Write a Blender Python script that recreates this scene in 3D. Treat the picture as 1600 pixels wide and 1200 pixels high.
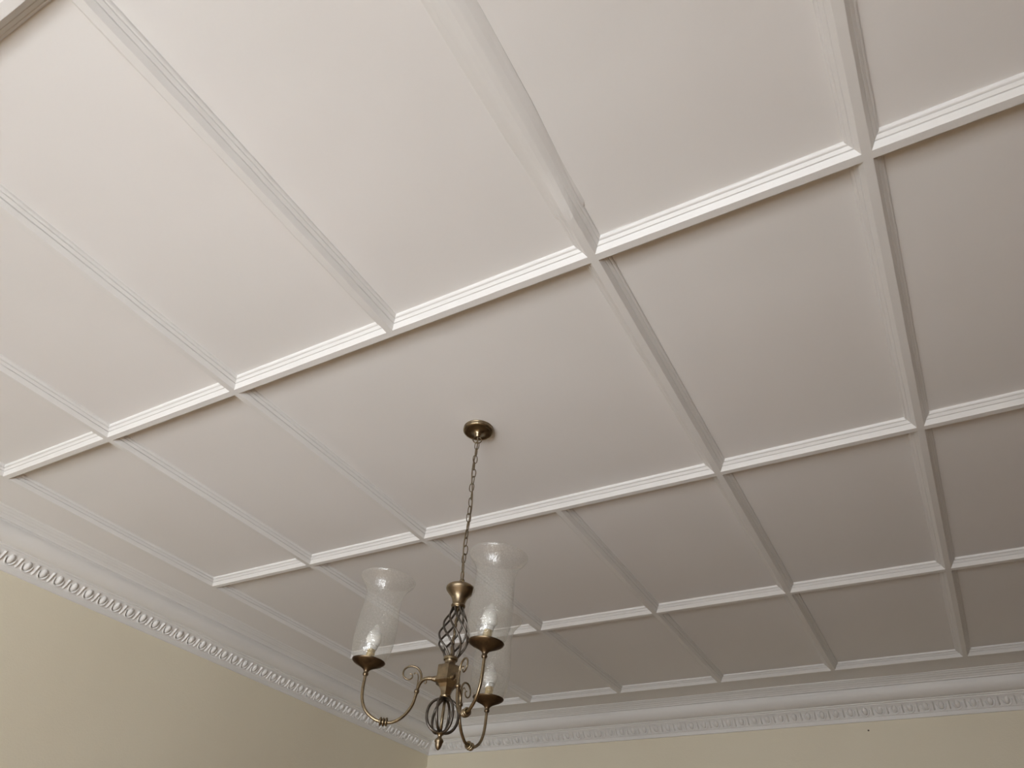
import bpy, bmesh, math, random
from mathutils import Vector, Matrix, noise

# ------------------------------------------------------------------ camera, light, exposure
scene = bpy.context.scene
for o in list(bpy.data.objects):
    bpy.data.objects.remove(o)
C = scene.collection
PI = math.pi
random.seed(7)

cam_d = bpy.data.cameras.new('camera')
cam_d.sensor_width = 36.0
cam_d.lens = 1112.80 / 1600 * 36.0
cam_d.clip_start = 0.02
cam = bpy.data.objects.new('camera', cam_d)
C.objects.link(cam)
RW = ((0.87462077, 0.48160803, 0.0556077), (-0.27265929, 0.5834878, -0.76498294), (-0.40086834, 0.65390801, 0.64164545))
m = Matrix(((RW[0][0], -RW[1][0], -RW[2][0], 0.0),
            (RW[0][1], -RW[1][1], -RW[2][1], 0.0),
            (RW[0][2], -RW[1][2], -RW[2][2], 1.6),
            (0, 0, 0, 1)))
cam.matrix_world = m
scene.camera = cam

world = bpy.data.worlds.new('daylight')
scene.world = world
world.use_nodes = True
wb = world.node_tree.nodes['Background']
wb.inputs[0].default_value = (0.72, 0.82, 1.0, 1)
wb.inputs[1].default_value = 1.0

# room limits
XL, XR, YF, YB, ZC = -3.922, 2.181, -1.76, 5.472, 3.238
# window opening in the wall behind the photographer: x0, x1, z0, z1
WIN = (-3.20, 0.50, 0.45, 2.25)

def window_daylight(x, y, z, w, h, tilt, power, col):
    ld = bpy.data.lights.new('window_daylight', 'AREA')
    ld.shape = 'RECTANGLE'; ld.size = w; ld.size_y = h
    ld.energy = power; ld.color = col
    lo = bpy.data.objects.new('window_daylight', ld)
    C.objects.link(lo)
    lo.location = (x, y, z)
    lo.rotation_euler = (PI / 2 - math.radians(tilt), 0, 0)      # faces +y, into the room, tilted down
    return lo
WX = (WIN[0] + WIN[1]) / 2
DAY = (0.975, 1.0, 1.02)
window_daylight(WX, YF - 2.0, 3.7, 5.0, 2.4, 37, 2000, DAY)            # sky above, falling on the floor by the window
window_daylight(WX + 1.0, YF - 2.5, 0.2, 5.0, 2.4, -30, 320, DAY)      # added lamp outside, aimed up to even the ceiling brightness
window_daylight(WX + 2.5, YF - 2.5, 1.5, 3.0, 2.4, 0, 245, DAY)        # added level lamp on the right, lifts the batten sides
window_daylight(WX + 2.5, YF - 2.0, 0.3, 3.0, 2.0, -40, 60, DAY)       # added weak lamp on the right, aimed up as ceiling fill

vs = scene.view_settings
scene.display_settings.display_device = 'sRGB'
vs.view_transform = 'Standard'
vs.look = 'None'
vs.exposure = -0.05
vs.gamma = 1.0
vs.use_curve_mapping = False

# ------------------------------------------------------------------ materials
def new_mat(name):
    mt = bpy.data.materials.new(name); mt.use_nodes = True
    nt = mt.node_tree
    return mt, nt, nt.nodes['Principled BSDF']

def paint(name, col, col2, rough, bump_scale, bump, speck=0.0, cscale=1.3):
    mt, nt, b = new_mat(name)
    N, L = nt.nodes, nt.links
    geo = N.new('ShaderNodeNewGeometry')
    n1 = N.new('ShaderNodeTexNoise'); n1.inputs['Scale'].default_value = cscale; n1.inputs['Detail'].default_value = 4
    n2 = N.new('ShaderNodeTexNoise'); n2.inputs['Scale'].default_value = bump_scale; n2.inputs['Detail'].default_value = 5
    n3 = N.new('ShaderNodeTexNoise'); n3.inputs['Scale'].default_value = 7.0; n3.inputs['Detail'].default_value = 3
    for n in (n1, n2, n3):
        L.new(geo.outputs['Position'], n.inputs['Vector'])
    mx = N.new('ShaderNodeMix'); mx.data_type = 'RGBA'
    mx.inputs[6].default_value = (*col, 1); mx.inputs[7].default_value = (*col2, 1)
    rmp = N.new('ShaderNodeMapRange'); rmp.inputs[1].default_value = 0.35; rmp.inputs[2].default_value = 0.65
    L.new(n1.outputs[0], rmp.inputs[0]); L.new(rmp.outputs[0], mx.inputs[0])
    L.new(mx.outputs[2], b.inputs['Base Color'])
    add = N.new('ShaderNodeMath'); add.operation = 'MULTIPLY_ADD'; add.inputs[1].default_value = 2.5
    L.new(n3.outputs[0], add.inputs[0]); L.new(n2.outputs[0], add.inputs[2])
    last = add
    if speck:
        v = N.new('ShaderNodeTexVoronoi'); v.inputs['Scale'].default_value = 9.0
        L.new(geo.outputs['Position'], v.inputs['Vector'])
        r2 = N.new('ShaderNodeMapRange'); r2.inputs[1].default_value = 0.0; r2.inputs[2].default_value = 0.05
        r2.inputs[3].default_value = speck; r2.inputs[4].default_value = 0.0
        L.new(v.outputs['Distance'], r2.inputs[0])
        a2 = N.new('ShaderNodeMath'); a2.operation = 'ADD'
        L.new(add.outputs[0], a2.inputs[0]); L.new(r2.outputs[0], a2.inputs[1]); last = a2
    bp = N.new('ShaderNodeBump'); bp.inputs['Strength'].default_value = 1.0; bp.inputs['Distance'].default_value = bump
    L.new(last.outputs[0], bp.inputs['Height']); L.new(bp.outputs[0], b.inputs['Normal'])
    b.inputs['Roughness'].default_value = rough
    return mt

M_CEIL = paint('ceiling_paint', (0.79, 0.772, 0.758), (0.775, 0.762, 0.748), 0.55, 60, 0.0004, 0.4)
M_BATT = paint('batten_gloss_paint', (0.775, 0.765, 0.75), (0.765, 0.755, 0.74), 0.42, 90, 0.0003)
M_CORN = paint('cornice_paint', (0.80, 0.785, 0.765), (0.76, 0.75, 0.735), 0.5, 50, 0.0010)
M_WALL = paint('cream_wall_paint', (0.80, 0.745, 0.60), (0.78, 0.72, 0.575), 0.6, 120, 0.0008)
M_WALL_R = paint('warm_bounce_brown', (0.40, 0.24, 0.11), (0.36, 0.21, 0.09), 0.6, 120, 0.0008)  # unseen right wall, brown added to warm the light at the far end
M_FLOOR = paint('floor_bounce_brown', (0.27, 0.185, 0.105), (0.23, 0.155, 0.085), 0.9, 200, 0.002)  # unseen floor, brown added for its bounce onto the ceiling
M_ABSORB = paint('dark_absorber', (0.17, 0.105, 0.06), (0.12, 0.07, 0.04), 0.45, 30, 0.0006)  # for the added panels, dark to keep bounce off the far ceiling
M_FRAME = paint('window_frame_paint', (0.8, 0.8, 0.78), (0.78, 0.78, 0.76), 0.4, 60, 0.0004)

def metal(name, c1, c2, rough, scale=40):
    mt, nt, b = new_mat(name)
    N, L = nt.nodes, nt.links
    tc = N.new('ShaderNodeTexCoord')
    n = N.new('ShaderNodeTexNoise'); n.inputs['Scale'].default_value = scale; n.inputs['Detail'].default_value = 6
    L.new(tc.outputs['Object'], n.inputs['Vector'])
    r = N.new('ShaderNodeMapRange'); r.inputs[1].default_value = 0.35; r.inputs[2].default_value = 0.68
    L.new(n.outputs[0], r.inputs[0])
    mx = N.new('ShaderNodeMix'); mx.data_type = 'RGBA'
    mx.inputs[6].default_value = (*c1, 1); mx.inputs[7].default_value = (*c2, 1)
    L.new(r.outputs[0], mx.inputs[0]); L.new(mx.outputs[2], b.inputs['Base Color'])
    b.inputs['Metallic'].default_value = 1.0
    rr = N.new('ShaderNodeMapRange'); rr.inputs[3].default_value = rough - 0.06; rr.inputs[4].default_value = rough + 0.12
    L.new(n.outputs[0], rr.inputs[0]); L.new(rr.outputs[0], b.inputs['Roughness'])
    return mt
M_BRASS = metal('antique_brass', (0.33, 0.265, 0.17), (0.19, 0.145, 0.095), 0.30)
M_CUP = metal('dark_antique_brass', (0.20, 0.15, 0.095), (0.11, 0.08, 0.055), 0.34)
M_DARK = metal('blackened_brass', (0.17, 0.15, 0.13), (0.08, 0.07, 0.06), 0.33)
M_CHAIN = metal('chain_brass', (0.24, 0.18, 0.11), (0.13, 0.10, 0.065), 0.4)
M_SLEEVE = metal('bright_brass', (0.72, 0.58, 0.30), (0.60, 0.48, 0.24), 0.25)

def plain(name, col, rough, spec=0.5):
    mt, nt, b = new_mat(name)
    n = nt.nodes.new('ShaderNodeTexNoise'); n.inputs['Scale'].default_value = 80
    mx = nt.nodes.new('ShaderNodeMix'); mx.data_type = 'RGBA'
    mx.inputs[6].default_value = (*col, 1); mx.inputs[7].default_value = (*[c * 0.92 for c in col], 1)
    nt.links.new(n.outputs[0], mx.inputs[0]); nt.links.new(mx.outputs[2], b.inputs['Base Color'])
    b.inputs['Roughness'].default_value = rough
    b.inputs['Specular IOR Level'].default_value = spec
    return mt
M_CORD = plain('lamp_cord', (0.16, 0.12, 0.075), 0.5)
M_NAIL = plain('nail_hole', (0.10, 0.07, 0.05), 0.7)
M_BULB = plain('bulb_white', (0.9, 0.9, 0.87), 0.15)
nt_ = M_BULB.node_tree
tcb = nt_.nodes.new('ShaderNodeTexCoord'); sep = nt_.nodes.new('ShaderNodeSeparateXYZ'); mrb = nt_.nodes.new('ShaderNodeMapRange')
nt_.links.new(tcb.outputs['Generated'], sep.inputs[0]); nt_.links.new(sep.outputs['Z'], mrb.inputs[0])
mrb.inputs[1].default_value = 0.15; mrb.inputs[2].default_value = 0.7; mrb.inputs[3].default_value = 0.95; mrb.inputs[4].default_value = 0.22
nt_.links.new(mrb.outputs[0], nt_.nodes['Principled BSDF'].inputs['Alpha'])        # white below, more see-through towards the tip
M_BULBBASE = plain('bulb_collar', (0.66, 0.65, 0.62), 0.25)

def crackle_glass():
    mt = bpy.data.materials.new('crackle_glass'); mt.use_nodes = True
    nt = mt.node_tree; N, L = nt.nodes, nt.links
    N.remove(N['Principled BSDF'])
    out = N['Material Output']
    tc = N.new('ShaderNodeTexCoord')
    v = N.new('ShaderNodeTexVoronoi'); v.feature = 'DISTANCE_TO_EDGE'; v.inputs['Scale'].default_value = 130
    L.new(tc.outputs['Object'], v.inputs['Vector'])
    cr = N.new('ShaderNodeMapRange'); cr.inputs[1].default_value = 0.0; cr.inputs[2].default_value = 0.12
    L.new(v.outputs[0], cr.inputs[0])
    n = N.new('ShaderNodeTexNoise'); n.inputs['Scale'].default_value = 30
    L.new(tc.outputs['Object'], n.inputs['Vector'])
    bp = N.new('ShaderNodeBump'); bp.inputs['Distance'].default_value = 0.0004; bp.inputs['Strength'].default_value = 0.6
    ad = N.new('ShaderNodeMath'); ad.operation = 'ADD'
    L.new(cr.outputs[0], ad.inputs[0]); L.new(n.outputs[0], ad.inputs[1]); L.new(ad.outputs[0], bp.inputs['Height'])
    tr = N.new('ShaderNodeBsdfTransparent'); tr.inputs[0].default_value = (0.985, 0.985, 0.98, 1)
    gl = N.new('ShaderNodeBsdfGlossy'); gl.inputs['Roughness'].default_value = 0.03
    L.new(bp.outputs[0], gl.inputs['Normal'])
    lw = N.new('ShaderNodeLayerWeight'); lw.inputs['Blend'].default_value = 0.5
    pw = N.new('ShaderNodeMath'); pw.operation = 'POWER'; pw.inputs[1].default_value = 4.0
    L.new(lw.outputs['Facing'], pw.inputs[0])
    fr = N.new('ShaderNodeMapRange'); fr.inputs[3].default_value = 0.05; fr.inputs[4].default_value = 0.55
    L.new(pw.outputs[0], fr.inputs[0])
    m1 = N.new('ShaderNodeMixShader'); L.new(fr.outputs[0], m1.inputs[0]); L.new(tr.outputs[0], m1.inputs[1]); L.new(gl.outputs[0], m1.inputs[2])
    # a veil of crackle lines scatters a little light
    df = N.new('ShaderNodeBsdfTranslucent'); df.inputs[0].default_value = (0.9, 0.9, 0.86, 1)
    d2 = N.new('ShaderNodeBsdfDiffuse'); d2.inputs[0].default_value = (0.9, 0.9, 0.86, 1)
    L.new(bp.outputs[0], d2.inputs['Normal'])
    ms = N.new('ShaderNodeMixShader'); ms.inputs[0].default_value = 0.5
    L.new(df.outputs[0], ms.inputs[1]); L.new(d2.outputs[0], ms.inputs[2])
    fac = N.new('ShaderNodeMapRange'); fac.inputs[3].default_value = 0.12; fac.inputs[4].default_value = 0.05
    L.new(cr.outputs[0], fac.inputs[0])
    m2 = N.new('ShaderNodeMixShader'); L.new(fac.outputs[0], m2.inputs[0]); L.new(m1.outputs[0], m2.inputs[1]); L.new(ms.outputs[0], m2.inputs[2])
    L.new(m2.outputs[0], out.inputs['Surface'])
    return mt
M_GLASS = crackle_glass()

# ------------------------------------------------------------------ helpers
def link_mesh(name, verts, faces, mat, parent=None, smooth=False):
    me = bpy.data.meshes.new(name)
    me.from_pydata([tuple(v) for v in verts], [], faces)
    me.validate()
    bm = bmesh.new(); bm.from_mesh(me); bmesh.ops.recalc_face_normals(bm, faces=bm.faces); bm.to_mesh(me); bm.free()
    me.materials.append(mat)
    if smooth:
        me.polygons.foreach_set('use_smooth', [True] * len(me.polygons))
    o = bpy.data.objects.new(name, me); C.objects.link(o)
    if parent: o.parent = parent
    return o

def again(name, src, parent, mtx):
    o = bpy.data.objects.new(name, src.data); C.objects.link(o)
    o.parent = parent; o.matrix_basis = mtx
    return o

class MB:
    def __init__(s): s.v = []; s.f = []
    def add(s, v, f):
        b = len(s.v); s.v += [Vector(p) for p in v]; s.f += [[i + b for i in q] for q in f]
    def box(s, a, b):
        x0, y0, z0 = a; x1, y1, z1 = b
        s.add([(x0, y0, z0), (x1, y0, z0), (x1, y1, z0), (x0, y1, z0), (x0, y0, z1), (x1, y0, z1), (x1, y1, z1), (x0, y1, z1)],
              [(0, 3, 2, 1), (4, 5, 6, 7), (0, 1, 5, 4), (1, 2, 6, 5), (2, 3, 7, 6), (3, 0, 4, 7)])
    def lathe(s, prof, seg=32, phase=0.0, closed=False):
        # prof: list of (r, z); ends capped unless closed ring profile
        v = []; f = []
        n = len(prof)
        for r, z in prof:
            for k in range(seg):
                a = phase + 2 * PI * k / seg
                v.append((max(r, 1e-5) * math.cos(a), max(r, 1e-5) * math.sin(a), z))
        rng = n if closed else n - 1
        for i in range(rng):
            j = (i + 1) % n
            for k in range(seg):
                l = (k + 1) % seg
                f.append((i * seg + k, i * seg + l, j * seg + l, j * seg + k))
        if not closed:
            f.append(tuple(range(seg))[::-1]); f.append(tuple((n - 1) * seg + k for k in range(seg)))
        s.add(v, f)
    def tube(s, pts, rad, seg=10, closed=False, up=None):
        P = [Vector(p) for p in pts]; n = len(P)
        R = rad if isinstance(rad, (list, tuple)) else [rad] * n
        T = []
        for i in range(n):
            if closed: t = P[(i + 1) % n] - P[i - 1]
            else: t = P[min(i + 1, n - 1)] - P[max(i - 1, 0)]
            T.append(t.normalized())
        ref = Vector(up) if up else (Vector((0, 0, 1)) if abs(T[0].z) < 0.9 else Vector((1, 0, 0)))
        nrm = (ref - T[0] * ref.dot(T[0])).normalized()
        v = []; f = []
        for i in range(n):
            nrm = (nrm - T[i] * nrm.dot(T[i])).normalized()
            bn = T[i].cross(nrm)
            for k in range(seg):
                a = 2 * PI * k / seg
                v.append(P[i] + (nrm * math.cos(a) + bn * math.sin(a)) * R[i])
        rng = n if closed else n - 1
        for i in range(rng):
            j = (i + 1) % n
            for k in range(seg):
                l = (k + 1) % seg
                f.append((i * seg + k, i * seg + l, j * seg + l, j * seg + k))
        if not closed:
            f.append(tuple(range(seg))[::-1]); f.append(tuple((n - 1) * seg + k for k in range(seg)))
        s.add(v, f)
    def ball(s, c, r, seg=12, rings=8, sc=(1, 1, 1)):
        v = []; f = []
        for i in range(rings + 1):
            t = PI * i / rings
            for k in range(seg):
                a = 2 * PI * k / seg
                v.append((c[0] + sc[0] * r * max(math.sin(t), 1e-4) * math.cos(a), c[1] + sc[1] * r * max(math.sin(t), 1e-4) * math.sin(a), c[2] + sc[2] * r * math.cos(t)))
        for i in range(rings):
            for k in range(seg):
                l = (k + 1) % seg
                f.append((i * seg + k, i * seg + l, (i + 1) * seg + l, (i + 1) * seg + k))
        s.add(v, f)
    def xf(s, M):
        s.v = [M @ p for p in s.v]; return s
    def build(s, name, mat, parent=None, smooth=True, label=None, auto=None):
        o = link_mesh(name, s.v, s.f, mat, parent, smooth)
        if smooth and auto:
            try:
                o.data.set_sharp_from_angle(angle=math.radians(auto))
            except Exception: pass
        if label: o['label'] = label
        return o

def catmull(pts, n=8, closed=False):
    P = [Vector(p) for p in pts]; out = []
    m_ = len(P)
    for i in range(m_ if closed else m_ - 1):
        if closed: p0, p1, p2, p3 = P[i - 1], P[i], P[(i + 1) % m_], P[(i + 2) % m_]
        else: p0, p1, p2, p3 = P[max(i - 1, 0)], P[i], P[i + 1], P[min(i + 2, m_ - 1)]
        for k in range(n):
            t = k / n
            out.append(0.5 * ((2 * p1) + (p2 - p0) * t + (2 * p0 - 5 * p1 + 4 * p2 - p3) * t * t + (3 * p1 - p0 - 3 * p2 + p3) * t ** 3))
    if not closed: out.append(P[-1])
    return out

def struct(o, label=None):
    o['kind'] = 'structure'
    if label: o['label'] = label
    return o

# ------------------------------------------------------------------ walls, floor, ceiling slab
T = 0.2
b = MB(); b.box((XL - T, YF - T, -0.1), (XR + T, YB + T, 0.0)); struct(b.build('floor', M_FLOOR, smooth=False), 'unseen floor below the picture, brown added for its bounce light')
b = MB(); b.box((XL - T, YF - T, ZC + 0.006), (XR + T, YB + T, ZC + 0.15)); ceiling = struct(b.build('ceiling', M_CEIL, smooth=False), 'white painted coffered ceiling divided into panels by moulded battens')
b = MB(); b.box((XL - T, YF, 0), (XL, YB + T, ZC + 0.006)); wall_left = struct(b.build('wall_left', M_WALL, smooth=False), 'cream painted wall at the lower left')
b = MB(); b.box((XL, YB, 0), (XR, YB + T, ZC + 0.006)); wall_back = struct(b.build('wall_back', M_WALL, smooth=False), 'cream painted wall at the lower right')
b = MB(); b.box((XR, YF, 0), (XR + T, YB + T, ZC + 0.006)); struct(b.build('wall_right', M_WALL_R, smooth=False), 'unseen wall right of the picture, brown added for its warm bounce light')
b = MB()
for x0, x1 in ((XL - T, WIN[0]), (WIN[1], XR + T)):
    b.box((x0, YF - T, 0), (x1, YF, ZC + 0.006))
for w in (WIN,):
    b.box((w[0], YF - T, 0), (w[1], YF, w[2])); b.box((w[0], YF - T, w[3]), (w[1], YF, ZC + 0.006))
struct(b.build('wall_front', M_WALL, smooth=False), 'cream painted wall with the window, behind the camera')

# dark panels added round the unseen lower walls to cut bounce light
def absorber(name, a, b_, label):
    m_ = MB(); m_.box(a, b_)
    struct(m_.build(name, M_ABSORB, smooth=False), label)
absorber('trim_5', (XL, YF + 0.001, 0), (XL + 0.03, YB, 2.15), 'added dark wainscot on the left wall, below the picture')
absorber('trim_6', (XL + 0.03, YB - 0.03, 0), (XR - 0.03, YB, 2.15), 'added dark wainscot on the back wall, below the picture')
absorber('trim_7', (XR - 0.03, YF + 0.001, 0), (XR, YB, 2.15), 'added dark wainscot on the right wall, outside the picture')

# window in that wall (its panes show in the glass shades)
def window(name, WN, cols, label):
    win = bpy.data.objects.new(name, None); C.objects.link(win); win.location = ((WN[0] + WN[1]) / 2, YF, WN[2]); struct(win, label)
    W2, H = (WN[1] - WN[0]) / 2, WN[3] - WN[2]
    b = MB()
    b.box((-W2, -0.12, 0), (-W2 + 0.07, -0.04, H)); b.box((W2 - 0.07, -0.12, 0), (W2, -0.04, H))
    b.box((-W2 + 0.07, -0.12, 0), (W2 - 0.07, -0.04, 0.08)); b.box((-W2 + 0.07, -0.12, H - 0.07), (W2 - 0.07, -0.04, H))
    b.build('window_frame', M_FRAME, win, smooth=False)
    for k in range(1, cols):
        x = -W2 + 2 * W2 * k / cols
        b = MB(); b.box((x - 0.03, -0.11, 0.08), (x + 0.03, -0.05, H - 0.07)); b.build('mullion', M_FRAME, win, smooth=False)
    for k in range(1, 3):
        b = MB(); b.box((-W2 + 0.07, -0.105, H * k / 3 - 0.015), (W2 - 0.07, -0.055, H * k / 3 + 0.015)); b.build('glazing_bar', M_FRAME, win, smooth=False)
    b = MB(); b.box((-W2 - 0.06, -0.04, -0.04), (W2 + 0.06, 0.10, -0.001)); b.build('window_sill', M_FRAME, win, smooth=False)
window('window_1', WIN, 4, 'wide white paned window behind the camera')

# ------------------------------------------------------------------ ceiling grid
BX = [-3.390, -2.671, -1.952, -1.2355, -0.518, 0.2148, 0.933, 1.651]      # battens running away from the window
LY = [-1.229, 0.005, 1.2395, 2.474, 3.703, 4.940]                         # battens running across
DEPTH = 0.038
HALF = [(0.0410, 0.0), (0.0400, 0.0055), (0.0375, 0.0090), (0.0347, 0.0104), (0.0300, 0.0107), (0.0300, 0.0128), (0.0326, 0.0130),
        (0.0252, 0.0203), (0.0200, 0.0206), (0.0200, 0.0229), (0.0231, 0.0231), (0.0140, 0.0350), (0.0120, 0.0378), (0.0105, 0.0380)]
PROF = [(d, h) for d, h in HALF] + [(0.0, 0.038)] + [(-d, h) for d, h in reversed(HALF)]    # from + side round to - side

def has_b(i, j):   # batten along y at BX[i] between LY[j] and LY[j+1]
    if not (0 <= j < len(LY) - 1 and 0 <= i < len(BX)): return False
    return not (i == 3 and j == 2)
def has_l(i, j):   # batten along x at LY[j] between BX[i] and BX[i+1]
    return 0 <= i < len(BX) - 1 and 0 <= j < len(LY)

ceil_kids = []
def batten(axis, i, j, prof=PROF, rough=0.0006, sag=None):
    if axis == 'y':
        c, a0, a1 = BX[i], LY[j], LY[j + 1]
        cutp0, cutm0 = has_l(i, j), has_l(i - 1, j)
        cutp1, cutm1 = has_l(i, j + 1), has_l(i - 1, j + 1)
    else:
        c, a0, a1 = LY[j], BX[i], BX[i + 1]
        cutp0, cutm0 = has_b(i, j), has_b(i, j - 1)
        cutp1, cutm1 = has_b(i + 1, j), has_b(i + 1, j - 1)
    NS = max(8, int((a1 - a0) / 0.03))
    vs_, fs = [], []
    n = len(prof)
    for s in range(NS + 1):
        t = s / NS
        for k, (d, h) in enumerate(prof):
            e0 = a0 + (abs(d) if (cutp0 if d > 0 else cutm0) else 0)
            e1 = a1 - (abs(d) if (cutp1 if d > 0 else cutm1) else 0)
            u = e0 + (e1 - e0) * t
            w = min(1, min(t, 1 - t) * 12) if h > 0 else 0
            base = Vector((u * 14 + (i * 3.1 if axis == 'x' else 50), c * 5 + d * 20, j * 7.7))
            jit = noise.noise(base) * rough * w
            jit2 = noise.noise(base * 4 + Vector((9, 9, 9))) * rough * 0.5 * w
            dd = d + jit * (1 if d > 0 else -1) + jit2; hh = h + jit2 * 0.6
            if sag: dd, hh = sag(u, d, h, dd, hh)
            z = ZC - hh - (0.0 if h > 0 else -0.004)
            vs_.append((c + dd, u, z) if axis == 'y' else (u, c + dd, z))
    for s in range(NS):
        for k in range(n - 1):
            a = s * n + k
            fs.append((a, a + 1, a + n + 1, a + n))
    fs.append(tuple(range(n))); fs.append(tuple(NS * n + k for k in range(n))[::-1])
    o = link_mesh('batten', vs_, fs, M_BATT, ceiling, smooth=False)
    return o

def plastered(u, d, h, dd, hh):
    # old filler smeared over this batten, broken off just before the crossing
    k = noise.noise(Vector((u * 9, d * 40, 3.0)))
    edge = 1.080 + 0.012 * math.sin(d * 110) + 0.006 * k
    if u < edge and h > 0:
        q = abs(d) / 0.041
        low = 0.024 * (1 - q * q) + 0.0012 * noise.noise(Vector((u * 6, 1, d * 60)))      # rounded over, reeds filled
        near = max(0.0, 1 - (edge - u) / 0.16)
        wide = 1 + 0.35 * min(1, (edge - u) / 0.3) + 0.05 * noise.noise(Vector((u * 3, 5, 1)))
        hh2 = (low * 0.70 + h * 0.14)
        hh2 = hh2 * (1 - near ** 1.5) + (h + 0.0012) * near ** 1.5
        return d * (wide * (1 - near) + near), max(hh2, 0.0015)
    if u < edge: return d * 1.35, hh
    return dd, hh

for j in range(len(LY) - 1):
    for i in range(len(BX)):
        if has_b(i, j):
            rg = 0.0012 if i in (2, 3, 4, 5) and j <= 1 else 0.0006
            if i == 4 and j == 1:
                o = batten('y', i, j, rough=0.003, sag=plastered); o['label'] = 'batten smeared with old filler, broken off at the crossing'
            else: batten('y', i, j, rough=rg)
for j in range(len(LY)):
    for i in range(len(BX) - 1):
        batten('x', i, j, rough=0.0005)

# panels: gently uneven boards between the battens (and the plain border next to the cornice)
def panel(x0, x1, y0, y1, seed, nx=14, ny=22, bumps=()):
    vs_, fs = [], []
    for a in range(ny + 1):
        for b_ in range(nx + 1):
            x = x0 + (x1 - x0) * b_ / nx; y = y0 + (y1 - y0) * a / ny
            ed = min(a, ny - a) / ny * min(b_, nx - b_) / nx * 16
            w = min(1, ed)
            z = ZC - 0.004 * w * noise.noise(Vector((x * 1.6, y * 1.6, seed))) - 0.0015 * w * noise.noise(Vector((x * 5, y * 5, seed + 4)))
            for bx, by, br, bh in bumps:
                q = math.hypot(x - bx, y - by) / br
                if q < 1: z -= bh * (0.5 + 0.5 * math.cos(PI * q))
            vs_.append((x, y, z))
    for a in range(ny):
        for b_ in range(nx):
            k = a * (nx + 1) + b_
            fs.append((k, k + 1, k + nx + 2, k + nx + 1))
    m_ = len(vs_)
    # thickness
    vs_ += [(x0, y0, ZC + 0.006), (x1, y0, ZC + 0.006), (x1, y1, ZC + 0.006), (x0, y1, ZC + 0.006)]
    fs.append((m_, m_ + 1, m_ + 2, m_ + 3))
    o = link_mesh('ceiling_panel', vs_, fs, M_CEIL, ceiling, smooth=True)
    return o
sd = 0
for j in range(len(LY) - 1):
    i = 0
    while i < len(BX) - 1:
        sd += 1
        if j == 2 and i == 2:
            o = panel(BX[2], BX[4], LY[2], LY[3], sd, 40, 34, bumps=[(-1.25, 1.83, 0.14, 0.003), (-1.10, 1.62, 0.05, 0.002), (-1.05, 1.78, 0.09, 0.0015), (-0.78, 1.42, 0.05, 0.0015)])
            o['label'] = 'double width ceiling panel that carries the chandelier'
            i += 2
        else:
            panel(BX[i], BX[i + 1], LY[j], LY[j + 1], sd); i += 1
panel(XL, BX[0], YF, YB, 60, 8, 60); panel(BX[-1], XR, YF, YB, 61, 8, 60)
panel(BX[0], BX[-1], LY[-1], YB, 62, 60, 8); panel(BX[0], BX[-1], YF, LY[0], 63, 60, 8)

# ------------------------------------------------------------------ cornice
# profile: (distance from wall, drop below ceiling)
BAND = [(0.2220, -0.003), (0.2220, 0.0035), (0.2180, 0.0070), (0.2140, 0.0080), (0.2090, 0.0084), (0.2090, 0.0102), (0.2112, 0.0105), (0.2025, 0.0172), (0.1975, 0.0176), (0.1975, 0.0194), (0.1998, 0.0197),
        (0.1910, 0.0270), (0.1855, 0.0274), (0.1855, 0.0292), (0.1882, 0.0295), (0.1815, 0.0355), (0.1790, 0.0375), (0.1775, 0.0310), (0.1670, 0.0310), (0.1635, 0.0400)]
COVE = [(0.1635, 0.0400), (0.1480, 0.0405), (0.1470, 0.0500), (0.1520, 0.0510), (0.1525, 0.062), (0.1490, 0.075), (0.1420, 0.088), (0.131, 0.099),
        (0.118, 0.107), (0.105, 0.1115), (0.092, 0.1130), (0.084, 0.1130), (0.0835, 0.119), (0.078, 0.121), (0.0735, 0.121), (0.0725, 0.127), (0.069, 0.129)]
FRIEZE = [(0.069, 0.129), (0.0215, 0.1765), (0.0205, 0.182), (0.0150, 0.184), (0.0140, 0.186), (0.0120, 0.2065), (-0.003, 0.2075)]
SOLID = BAND + COVE[1:] + FRIEZE[1:] + [(-0.003, -0.003)]
def cornice(name, axis, wall, sgn, a0, a1, label):
    """axis: running direction; wall: coordinate of the wall face; sgn: direction into the room."""
    NS = 40
    vs_, fs = [], []; n = len(SOLID)
    for s in range(NS + 1):
        for d, h in SOLID:
            e0, e1 = a0 + d, a1 - d
            u = e0 + (e1 - e0) * s / NS
            jz = 0.0012 * noise.noise(Vector((u * 2.2, wall, h * 10))) if 0 < s < NS and h > 0.01 else 0
            z = ZC - h - jz; c = wall + sgn * (d + jz)
            vs_.append((c, u, z) if axis == 'y' else (u, c, z))
    for s in range(NS):
        for k in range(n):
            l = (k + 1) % n
            fs.append((s * n + k, s * n + l, (s + 1) * n + l, (s + 1) * n + k))
    fs.append(tuple(range(n))); fs.append(tuple(NS * n + k for k in range(n))[::-1])
    o = link_mesh(name, vs_, fs, M_CORN, None, smooth=True)
    try: o.data.set_sharp_from_angle(angle=math.radians(38))
    except Exception: pass
    struct(o, label)
    return o
t1 = cornice('trim_1', 'y', XL, 1, YF, YB, 'white plaster cornice with egg and dart moulding along the left wall')
t2 = cornice('trim_2', 'x', YB, -1, XL, XR, 'white plaster cornice with egg and dart moulding along the back wall')
cornice('trim_3', 'y', XR, -1, YF, YB, 'white plaster cornice along the right wall')
cornice('trim_4', 'x', YF, 1, XL, XR, 'white plaster cornice above the window behind the camera')

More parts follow.
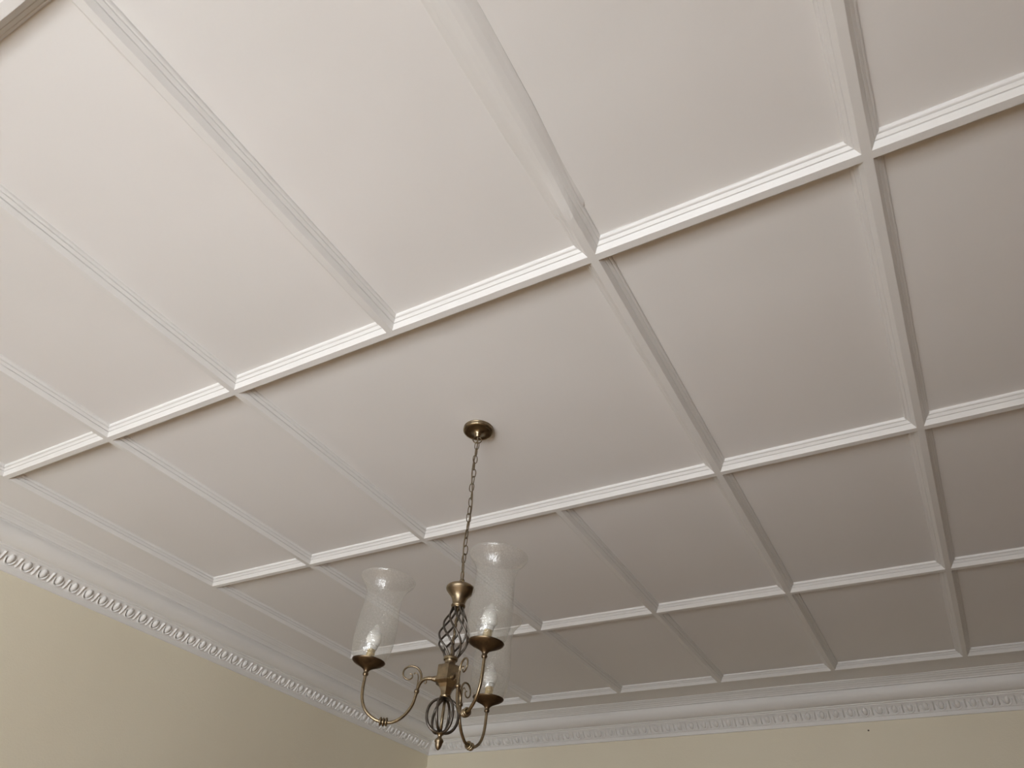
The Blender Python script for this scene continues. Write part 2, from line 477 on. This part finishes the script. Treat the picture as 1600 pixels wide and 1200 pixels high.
# egg, shell and dart pieces, local frame: x along the wall, y up the slope, z out of the slope
def half_ball(rx, ry, rz, seg=12, rings=3):
    v = [(0, 0, rz)]; f = []
    for r in range(1, rings + 1):
        t = PI / 2 * r / rings
        for k in range(seg):
            a = 2 * PI * k / seg
            v.append((rx * math.sin(t) * math.cos(a), ry * math.sin(t) * math.sin(a), rz * math.cos(t) - (0.002 if r == rings else 0)))
    for k in range(seg): f.append((0, 1 + k, 1 + (k + 1) % seg))
    for r in range(rings - 1):
        for k in range(seg):
            l = (k + 1) % seg
            f.append((1 + r * seg + k, 1 + (r + 1) * seg + k, 1 + (r + 1) * seg + l, 1 + r * seg + l))
    f.append(tuple(1 + (rings - 1) * seg + k for k in range(seg))[::-1])
    return v, f
egg = MB(); egg.add(*half_ball(0.0170, 0.0265, 0.017))
egg0 = egg.build('egg', M_CORN, t1)
def ridge(pts, w, h):
    v = []; f = []; n = len(pts)
    for i, p in enumerate(pts):
        p = Vector(p); a = Vector(pts[max(i - 1, 0)]); b_ = Vector(pts[min(i + 1, n - 1)])
        t = (b_ - a).normalized(); s = Vector((-t.y, t.x))
        k = 0.35 + 0.65 * min(1, i / 2, (n - 1 - i) / 2) if n > 3 else 1
        for q, z in ((-w, -0.002), (-w * 0.35, h * k), (w * 0.35, h * k), (w, -0.002)):
            v.append((p.x + s.x * q, p.y + s.y * q, z))
    for i in range(n - 1):
        for k in range(3): f.append((i * 4 + k, i * 4 + k + 1, i * 4 + k + 5, i * 4 + k + 4))
    f.append((0, 1, 2, 3)); f.append(tuple((n - 1) * 4 + k for k in (3, 2, 1, 0)))
    return v, f
shell = MB()
shell.add(*ridge([(0.0262 * math.cos(a), 0.006 + 0.036 * math.sin(a)) for a in [PI * (0.98 + 1.04 * k / 10) for k in range(11)]], 0.0048, 0.013))
shell0 = shell.build('egg_shell', M_CORN, t1, smooth=True)
dart = MB()
dart.add([(0, 0.030, 0.010), (-0.0065, 0.024, -0.002), (0.0065, 0.024, -0.002), (0, -0.004, 0.013), (-0.005, -0.010, -0.002), (0.005, -0.010, -0.002), (0, -0.033, 0.004), (-0.0085, -0.022, -0.002), (0.0085, -0.022, -0.002), (0, -0.020, 0.012)],
         [(0, 1, 3), (0, 3, 2), (1, 4, 3), (3, 5, 2), (4, 7, 9), (4, 9, 3), (3, 9, 5), (5, 9, 8), (7, 6, 9), (9, 6, 8), (1, 2, 5, 4), (4, 5, 8, 7), (7, 8, 6)])
dart0 = dart.build('dart', M_CORN, t1, smooth=False)
PITCH = 0.0897
def frame(u, d, h, axis, wall, sgn):
    up = Vector((sgn, 0, 1)).normalized() if axis == 'y' else Vector((0, sgn, 1)).normalized()      # up the slope
    out = Vector((sgn, 0, -1)).normalized() if axis == 'y' else Vector((0, sgn, -1)).normalized()
    al = up.cross(out)
    pos = (wall + sgn * d, u, ZC - h) if axis == 'y' else (u, wall + sgn * d, ZC - h)
    return Matrix(((al.x, up.x, out.x, pos[0]), (al.y, up.y, out.y, pos[1]), (al.z, up.z, out.z, pos[2]), (0, 0, 0, 1)))
def eggs(parent, axis, wall, sgn, a0, a1, start):
    u = start
    while u > a0: u -= PITCH
    while u < a1:
        for nm, src, off in (('egg', egg0, 0), ('egg_shell', shell0, 0), ('dart', dart0, PITCH / 2)):
            if a0 < u + off < a1:
                M = frame(u + off, 0.0450, 0.1530, axis, wall, sgn)
                if src.get('placed') is None:
                    src.matrix_basis = M; src['placed'] = 1
                else: again(nm, src, parent, M)
        u += PITCH
eggs(t1, 'y', XL, 1, 0.95, YB - 0.075, 1.640)
eggs(t2, 'x', YB, -1, XL + 0.075, 0.95, -1.60)
for o in (egg0, shell0, dart0): del o['placed']

# a nail mark on the back wall
b = MB(); b.ball((0, 0, 0), 0.006, 10, 6, (1, 0.4, 0.8))
nail = b.build('nail', M_NAIL); nail.location = (-0.4445, YB - 0.001, 2.98)
nail['label'] = 'tiny dark nail in the cream wall below the cornice'; nail['category'] = 'nail'

# ------------------------------------------------------------------ chandelier
CX, CY = -1.270, 1.848
ch = bpy.data.objects.new('chandelier', None); C.objects.link(ch)
ch.location = (CX, CY, ZC - 0.001)
ch['label'] = 'antique brass three arm chandelier with glass hurricane shades hanging on a chain from the ceiling'
ch['category'] = 'chandelier'

# canopy on the ceiling
b = MB(); b.lathe([(0.0, 0.0), (0.056, 0.0), (0.0580, -0.002), (0.0580, -0.0045), (0.0565, -0.0065), (0.0585, -0.009), (0.0585, -0.0145), (0.0560, -0.0185), (0.0510, -0.0200), (0.0490, -0.0185),
                   (0.0440, -0.0180), (0.0300, -0.0200), (0.0200, -0.0240), (0.0150, -0.0310), (0.0125, -0.0380), (0.0095, -0.0430), (0.0, -0.044)], 48)
can = b.build('canopy', M_BRASS, ch, auto=50)
b = MB(); b.tube([(0.0165 * math.cos(2 * PI * k / 28), 0, -0.056 + 0.0145 * math.sin(2 * PI * k / 28)) for k in range(28)], 0.0022, 8, closed=True)
b.xf(Matrix.Rotation(math.radians(35), 4, 'Z'))
b.build('hanging_ring', M_CHAIN, ch)

A_top = Vector((-0.003, 0.0, 2.585 - (ZC - 0.001)))      # top of the body
TILT = Matrix.Translation(A_top) @ Matrix.Rotation(math.radians(-3.3), 4, 'X')

# chain links, alternating
N_LINK = 18
z_a, z_b = -0.0665, A_top.z + 0.026
b = MB()
LL, LW = 0.0385, 0.0185
pts = []
for k in range(28):
    a = 2 * PI * k / 28
    pts.append(((LW / 2 - 0.0017) * math.copysign(abs(math.cos(a)) ** 0.8, math.cos(a)), 0, (LL / 2 - 0.0017) * math.copysign(abs(math.sin(a)) ** 0.9, math.sin(a))))
b.tube(pts, 0.0017, 7, closed=True, up=(0, 1, 0))
link0 = b.build('chain_link', M_CHAIN, ch)
pitch = (z_a - z_b) / N_LINK
for k in range(N_LINK):
    z = z_a - pitch * (k + 0.5)
    t = (k + 0.5) / N_LINK
    ang = math.radians(-55 + 90 + (90 if k % 2 else 0) + 22 * math.sin(k * 1.7) + 50 * t)
    lean = math.radians(4 * math.sin(k * 2.3))
    M = Matrix.Translation((A_top.x * t + 0.0012 * math.sin(k * 1.9), 0.0010 * math.cos(k * 2.7), z)) @ Matrix.Rotation(ang, 4, 'Z') @ Matrix.Rotation(lean, 4, 'Y')
    if k == 0: link0.matrix_basis = M
    else: again('chain_link', link0, ch, M)
# flex threaded through the chain
pts = []
for k in range(49):
    t = k / 48
    z = -0.038 + (A_top.z + 0.004 + 0.038) * t
    a = 2 * PI * 2.0 * t + 0.6
    r = 0.0062 * min(1, t * 8, (1 - t) * 8)
    pts.append((A_top.x * t + r * math.cos(a), r * math.sin(a), z))
b = MB(); b.tube(catmull(pts, 3), 0.0026, 8)
b.build('flex_cord', M_CORD, ch, label='brown flex wound through the chain')

def part(bm_, name, mat, parent=ch, **kw):
    bm_.xf(TILT); return bm_.build(name, mat, parent, **kw)

# top cup; body coordinates: z = 0 at cup top, down to -0.495
b = MB(); b.lathe([(0.0, 0.006), (0.010, 0.006), (0.012, 0.001), (0.030, 0.002), (0.043, 0.001), (0.0475, -0.003), (0.0480, -0.008), (0.0460, -0.0125), (0.040, -0.020), (0.032, -0.029),
                   (0.026, -0.038), (0.0225, -0.048), (0.0205, -0.056), (0.0200, -0.0600), (0.0225, -0.0615), (0.0235, -0.0650), (0.0225, -0.0685), (0.0205, -0.070), (0.0190, -0.0730), (0.0, -0.073)], 40)
cup = part(b, 'top_cup', M_BRASS, auto=50)
b = MB(); b.lathe([(0.0, 0.026), (0.0045, 0.026), (0.0055, 0.020), (0.0055, 0.006), (0.0, 0.004)], 16); b.xf(Matrix.Translation((0.004, 0.002, 0)))
part(b, 'loop_stud', M_SLEEVE, cup)
b = MB(); b.tube([(0.009 * math.cos(2 * PI * k / 20), 0, 0.018 + 0.013 * math.sin(2 * PI * k / 20)) for k in range(20)], 0.0022, 8, closed=True, up=(0, 1, 0))
part(b, 'loop', M_CHAIN, cup)

# twisted cage of eight bars
def cage_r(t):
    pr = [(0, .0165), (.12, .0225), (.3, .0365), (.5, .0455), (.62, .0475), (.74, .0440), (.87, .0310), (1, .0160)]
    for (a, ra), (c, rc) in zip(pr, pr[1:]):
        if t <= c:
            u = (t - a) / (c - a); u = u
            return ra + (rc - ra) * u
    return pr[-1][1]
NB = 8
for k in range(NB):
    cp = []
    for s in range(13):
        t = s / 12
        a = 2 * PI * k / NB + math.radians(150) * t
        cp.append((cage_r(t) * math.cos(a), cage_r(t) * math.sin(a), -0.070 - 0.166 * t))
    b = MB(); b.tube(catmull(cp, 4), 0.0034, 8)
    part(b, 'twisted_bar', M_DARK)
b = MB()
b.tube([(0.0012 * math.cos(s * 0.9), 0.0012 * math.sin(s * 0.9), -0.070 - 0.166 * s / 40) for s in range(41)], 0.0042, 8)
part(b, 'centre_rod', M_BRASS)
b = MB(); b.lathe([(0.0, -0.232), (0.0185, -0.232), (0.0215, -0.234), (0.0225, -0.238), (0.0215, -0.2425), (0.0175, -0.244), (0.0165, -0.247), (0.0165, -0.252), (0.0, -0.252)], 32)
part(b, 'collar', M_BRASS, auto=50)
# six sided hub
b = MB()
b.lathe([(0.0, -0.2510), (0.0165, -0.2510), (0.0180, -0.2560), (0.0235, -0.2605), (0.0350, -0.2630), (0.0380, -0.2655), (0.0380, -0.3060), (0.0410, -0.3075), (0.0410, -0.3105), (0.0370, -0.3130),
         (0.0290, -0.3180), (0.0220, -0.3270), (0.0180, -0.3370), (0.0155, -0.3480), (0.0, -0.3480)], 6)
part(b, 'hub', M_BRASS, smooth=False)
b = MB(); b.lathe([(0.0, -0.347), (0.0140, -0.347), (0.0165, -0.349), (0.0165, -0.353), (0.0135, -0.356), (0.0, -0.356)], 28); part(b, 'lower_collar', M_BRASS, auto=50)
# round cage below
for k in range(6):
    cp = []
    for s in range(17):
        t = PI * s / 16
        r = 0.006 + 0.0405 * math.sin(t) ** 0.85
        a = 2 * PI * k / 6 + math.radians(35) + math.radians(14) * (s / 16)
        cp.append((r * math.cos(a), r * math.sin(a), -0.4045 + 0.0465 * math.cos(t)))
    b = MB(); b.tube(catmull(cp, 3), 0.0042, 8)
    part(b, 'ball_cage_bar', M_DARK)
b = MB(); b.tube([(0, 0, -0.354), (0, 0, -0.40), (0, 0, -0.452)], 0.0045, 10); part(b, 'centre_rod', M_BRASS)
b = MB(); b.lathe([(0.0, -0.447), (0.008, -0.448), (0.0115, -0.4515), (0.0115, -0.4545), (0.0070, -0.4570), (0.0058, -0.4630), (0.0068, -0.4655), (0.0108, -0.4685), (0.0128, -0.4730), (0.0125, -0.4765),
                   (0.0105, -0.4785), (0.0105, -0.4810), (0.0092, -0.4870), (0.0060, -0.4935), (0.0022, -0.4975), (0.0, -0.4980)], 28)
part(b, 'finial', M_BRASS, auto=60)

Z0 = 0.985
ARM = [(.030, .683), (.050, .6835), (.068, .6800), (.080, .668), (.086, .648), (.0885, .625), (.095, .597), (.113, .569), (.139, .550), (.168, .5465), (.197, .5535), (.225, .573), (.241, .600), (.247, .630), (.2485, .672), (.2485, .684)]
SCR = [(.0835, .655), (.0800, .670), (.0805, .685), (.0845, .6975), (.0945, .7090), (.1105, .7140), (.1260, .7100), (.1355, .6990), (.1355, .6850), (.1260, .6755), (.1150, .6735), (.1070, .6805), (.1090, .6890), (.1155, .6905)]
SCR2 = [(.0905, .640), (.0885, .655), (.0885, .672), (.0900, .686), (.0945, .694), (.1010, .6945), (.1040, .6900)]
SH_R = [(0.0400, 0.000), (0.0470, 0.006), (0.0560, 0.022), (0.0615, 0.045), (0.0640, 0.070), (0.0640, 0.100), (0.0620, 0.135), (0.0598, 0.165), (0.0585, 0.190), (0.0592, 0.207), (0.0630, 0.223), (0.0710, 0.240),
        (0.0810, 0.253), (0.0885, 0.262), (0.0905, 0.268)]
def in_plane(lst, th):
    return [Vector((r * math.cos(th), r * math.sin(th), z - Z0)) for r, z in lst]
SHADE_AXIS = Vector((0.875, 0.48, 0)).normalized()
for n_arm, (deg, lean, lab) in enumerate(((-149, 3.6, 'left'), (-33, 3.6, 'right'), (91.5, 2.0, 'rear'))):
    th = math.radians(deg)
    side = Vector((-math.sin(th), math.cos(th), 0))
    P = catmull(in_plane(ARM, th), 6)
    b = MB()
    nP = len(P)
    b.tube(P, [0.0062 - 0.0016 * min(1, i / (nP * 0.3)) for i in range(nP)], 12, up=side)
    arm = part(b, 'arm', M_BRASS)
    # boss where the arm leaves the hub
    b = MB()
    for rr, rad in ((.0345, .0095), (.0390, .0085), (.0440, .0072)):
        c = in_plane([(rr, .683)], th)[0]
        b.ball(c, rad, 14, 8, (1, 1, 1))
    part(b, 'arm_boss', M_BRASS, arm)
    b = MB(); S = catmull(in_plane(SCR, th), 6)
    b.tube(S, [0.0038 - 0.0020 * i / len(S) for i in range(len(S))], 8, up=side); part(b, 'scroll', M_BRASS, arm)
    b = MB(); S = catmull(in_plane(SCR2, th), 6)
    b.tube(S, [0.0022 - 0.0008 * i / len(S) for i in range(len(S))], 8, up=side); part(b, 'scroll_leaf', M_BRASS, arm)
    b = MB(); c0, c1 = in_plane([(.0862, .646), (.0880, .636)], th); b.tube([c0, (c0 + c1) / 2, c1], [0.0072, 0.0082, 0.0068], 12, up=side)
    part(b, 'scroll_band', M_BRASS, arm)
    b = MB(); S = catmull(in_plane([(.064, .678), (.063, .671), (.0655, .6665), (.068, .669)], th), 5); b.tube(S, 0.0019, 8, up=side); part(b, 'hook', M_BRASS, arm)
    # three rings round the lowest bend
    for q in (-0.0085, 0.0, 0.0085):
        c = in_plane([(.1675 + q, .5468 + abs(q) * 0.12)], th)[0]
        e = Vector((math.cos(th), math.sin(th), 0))
        b = MB(); b.tube([c + (side * math.cos(2 * PI * k / 20) + Vector((0, 0, 1)) * math.sin(2 * PI * k / 20)) * 0.0088 for k in range(20)], 0.0033, 8, closed=True, up=e)
        part(b, 'ring', M_BRASS, arm)
    # candle unit, leaning slightly as in the photograph
    c = in_plane([(.2485, .684)], th)[0]
    base = TILT @ c
    axis = Vector((0, 0, 1)).cross(SHADE_AXIS)
    U = Matrix.Translation(base) @ Matrix.Rotation(math.radians(lean), 4, axis)
    def unit(bm_, name, mat, parent=ch, **kw):
        bm_.xf(U); return bm_.build(name, mat, parent, **kw)
    b = MB(); b.lathe([(0.0, -0.012), (0.0065, -0.012), (0.0085, -0.009), (0.0085, -0.005), (0.0070, -0.002), (0.0078, 0.0015), (0.0110, 0.006), (0.0180, 0.0110), (0.0300, 0.0170), (0.0420, 0.0225), (0.0480, 0.0265), (0.0512, 0.0300), (0.0512, 0.0318), (0.0490, 0.0312),
                       (0.0400, 0.0270), (0.0250, 0.0235), (0.0, 0.0230)], 44)
    unit(b, 'drip_pan', M_CUP, auto=50)
    b = MB(); b.lathe([(0.0375, 0.0265), (0.0405, 0.0265), (0.0405, 0.0345), (0.0375, 0.0345)], 40, closed=True); unit(b, 'shade_holder', M_CUP, auto=50)
    b = MB(); b.lathe([(0.0, 0.023), (0.0130, 0.023), (0.0130, 0.066), (0.0, 0.066)], 24); slv = unit(b, 'candle_sleeve', M_SLEEVE, auto=50)
    b = MB(); b.lathe([(0.0, 0.0662), (0.0140, 0.0662), (0.0160, 0.0680), (0.0160, 0.0740), (0.0180, 0.0760), (0.0150, 0.0790), (0.0, 0.0790)], 24); bb = unit(b, 'bulb_collar', M_BULBBASE, auto=50)
    b = MB(); b.lathe([(0.0, 0.0785), (0.0160, 0.0785), (0.0210, 0.084), (0.0238, 0.093), (0.0234, 0.104), (0.0200, 0.116), (0.0140, 0.128), (0.0085, 0.138), (0.0035, 0.145), (0.0, 0.1465)], 28)
    unit(b, 'bulb', M_BULB, auto=80)
    # hurricane glass
    t = 0.0014
    sm = catmull([(r, 0, z + 0.0285) for r, z in SH_R], 4)
    outp = [(p.x, p.z) for p in sm]
    inp = [(p.x - t, p.z) for p in sm]
    inp[-1] = (inp[-1][0], inp[-1][1] + 0.0)
    prof = outp + inp[::-1]
    b = MB(); b.lathe(prof, 64, closed=True)
    unit(b, 'glass_shade', M_GLASS, label='clear crackle glass hurricane shade with flared rim')
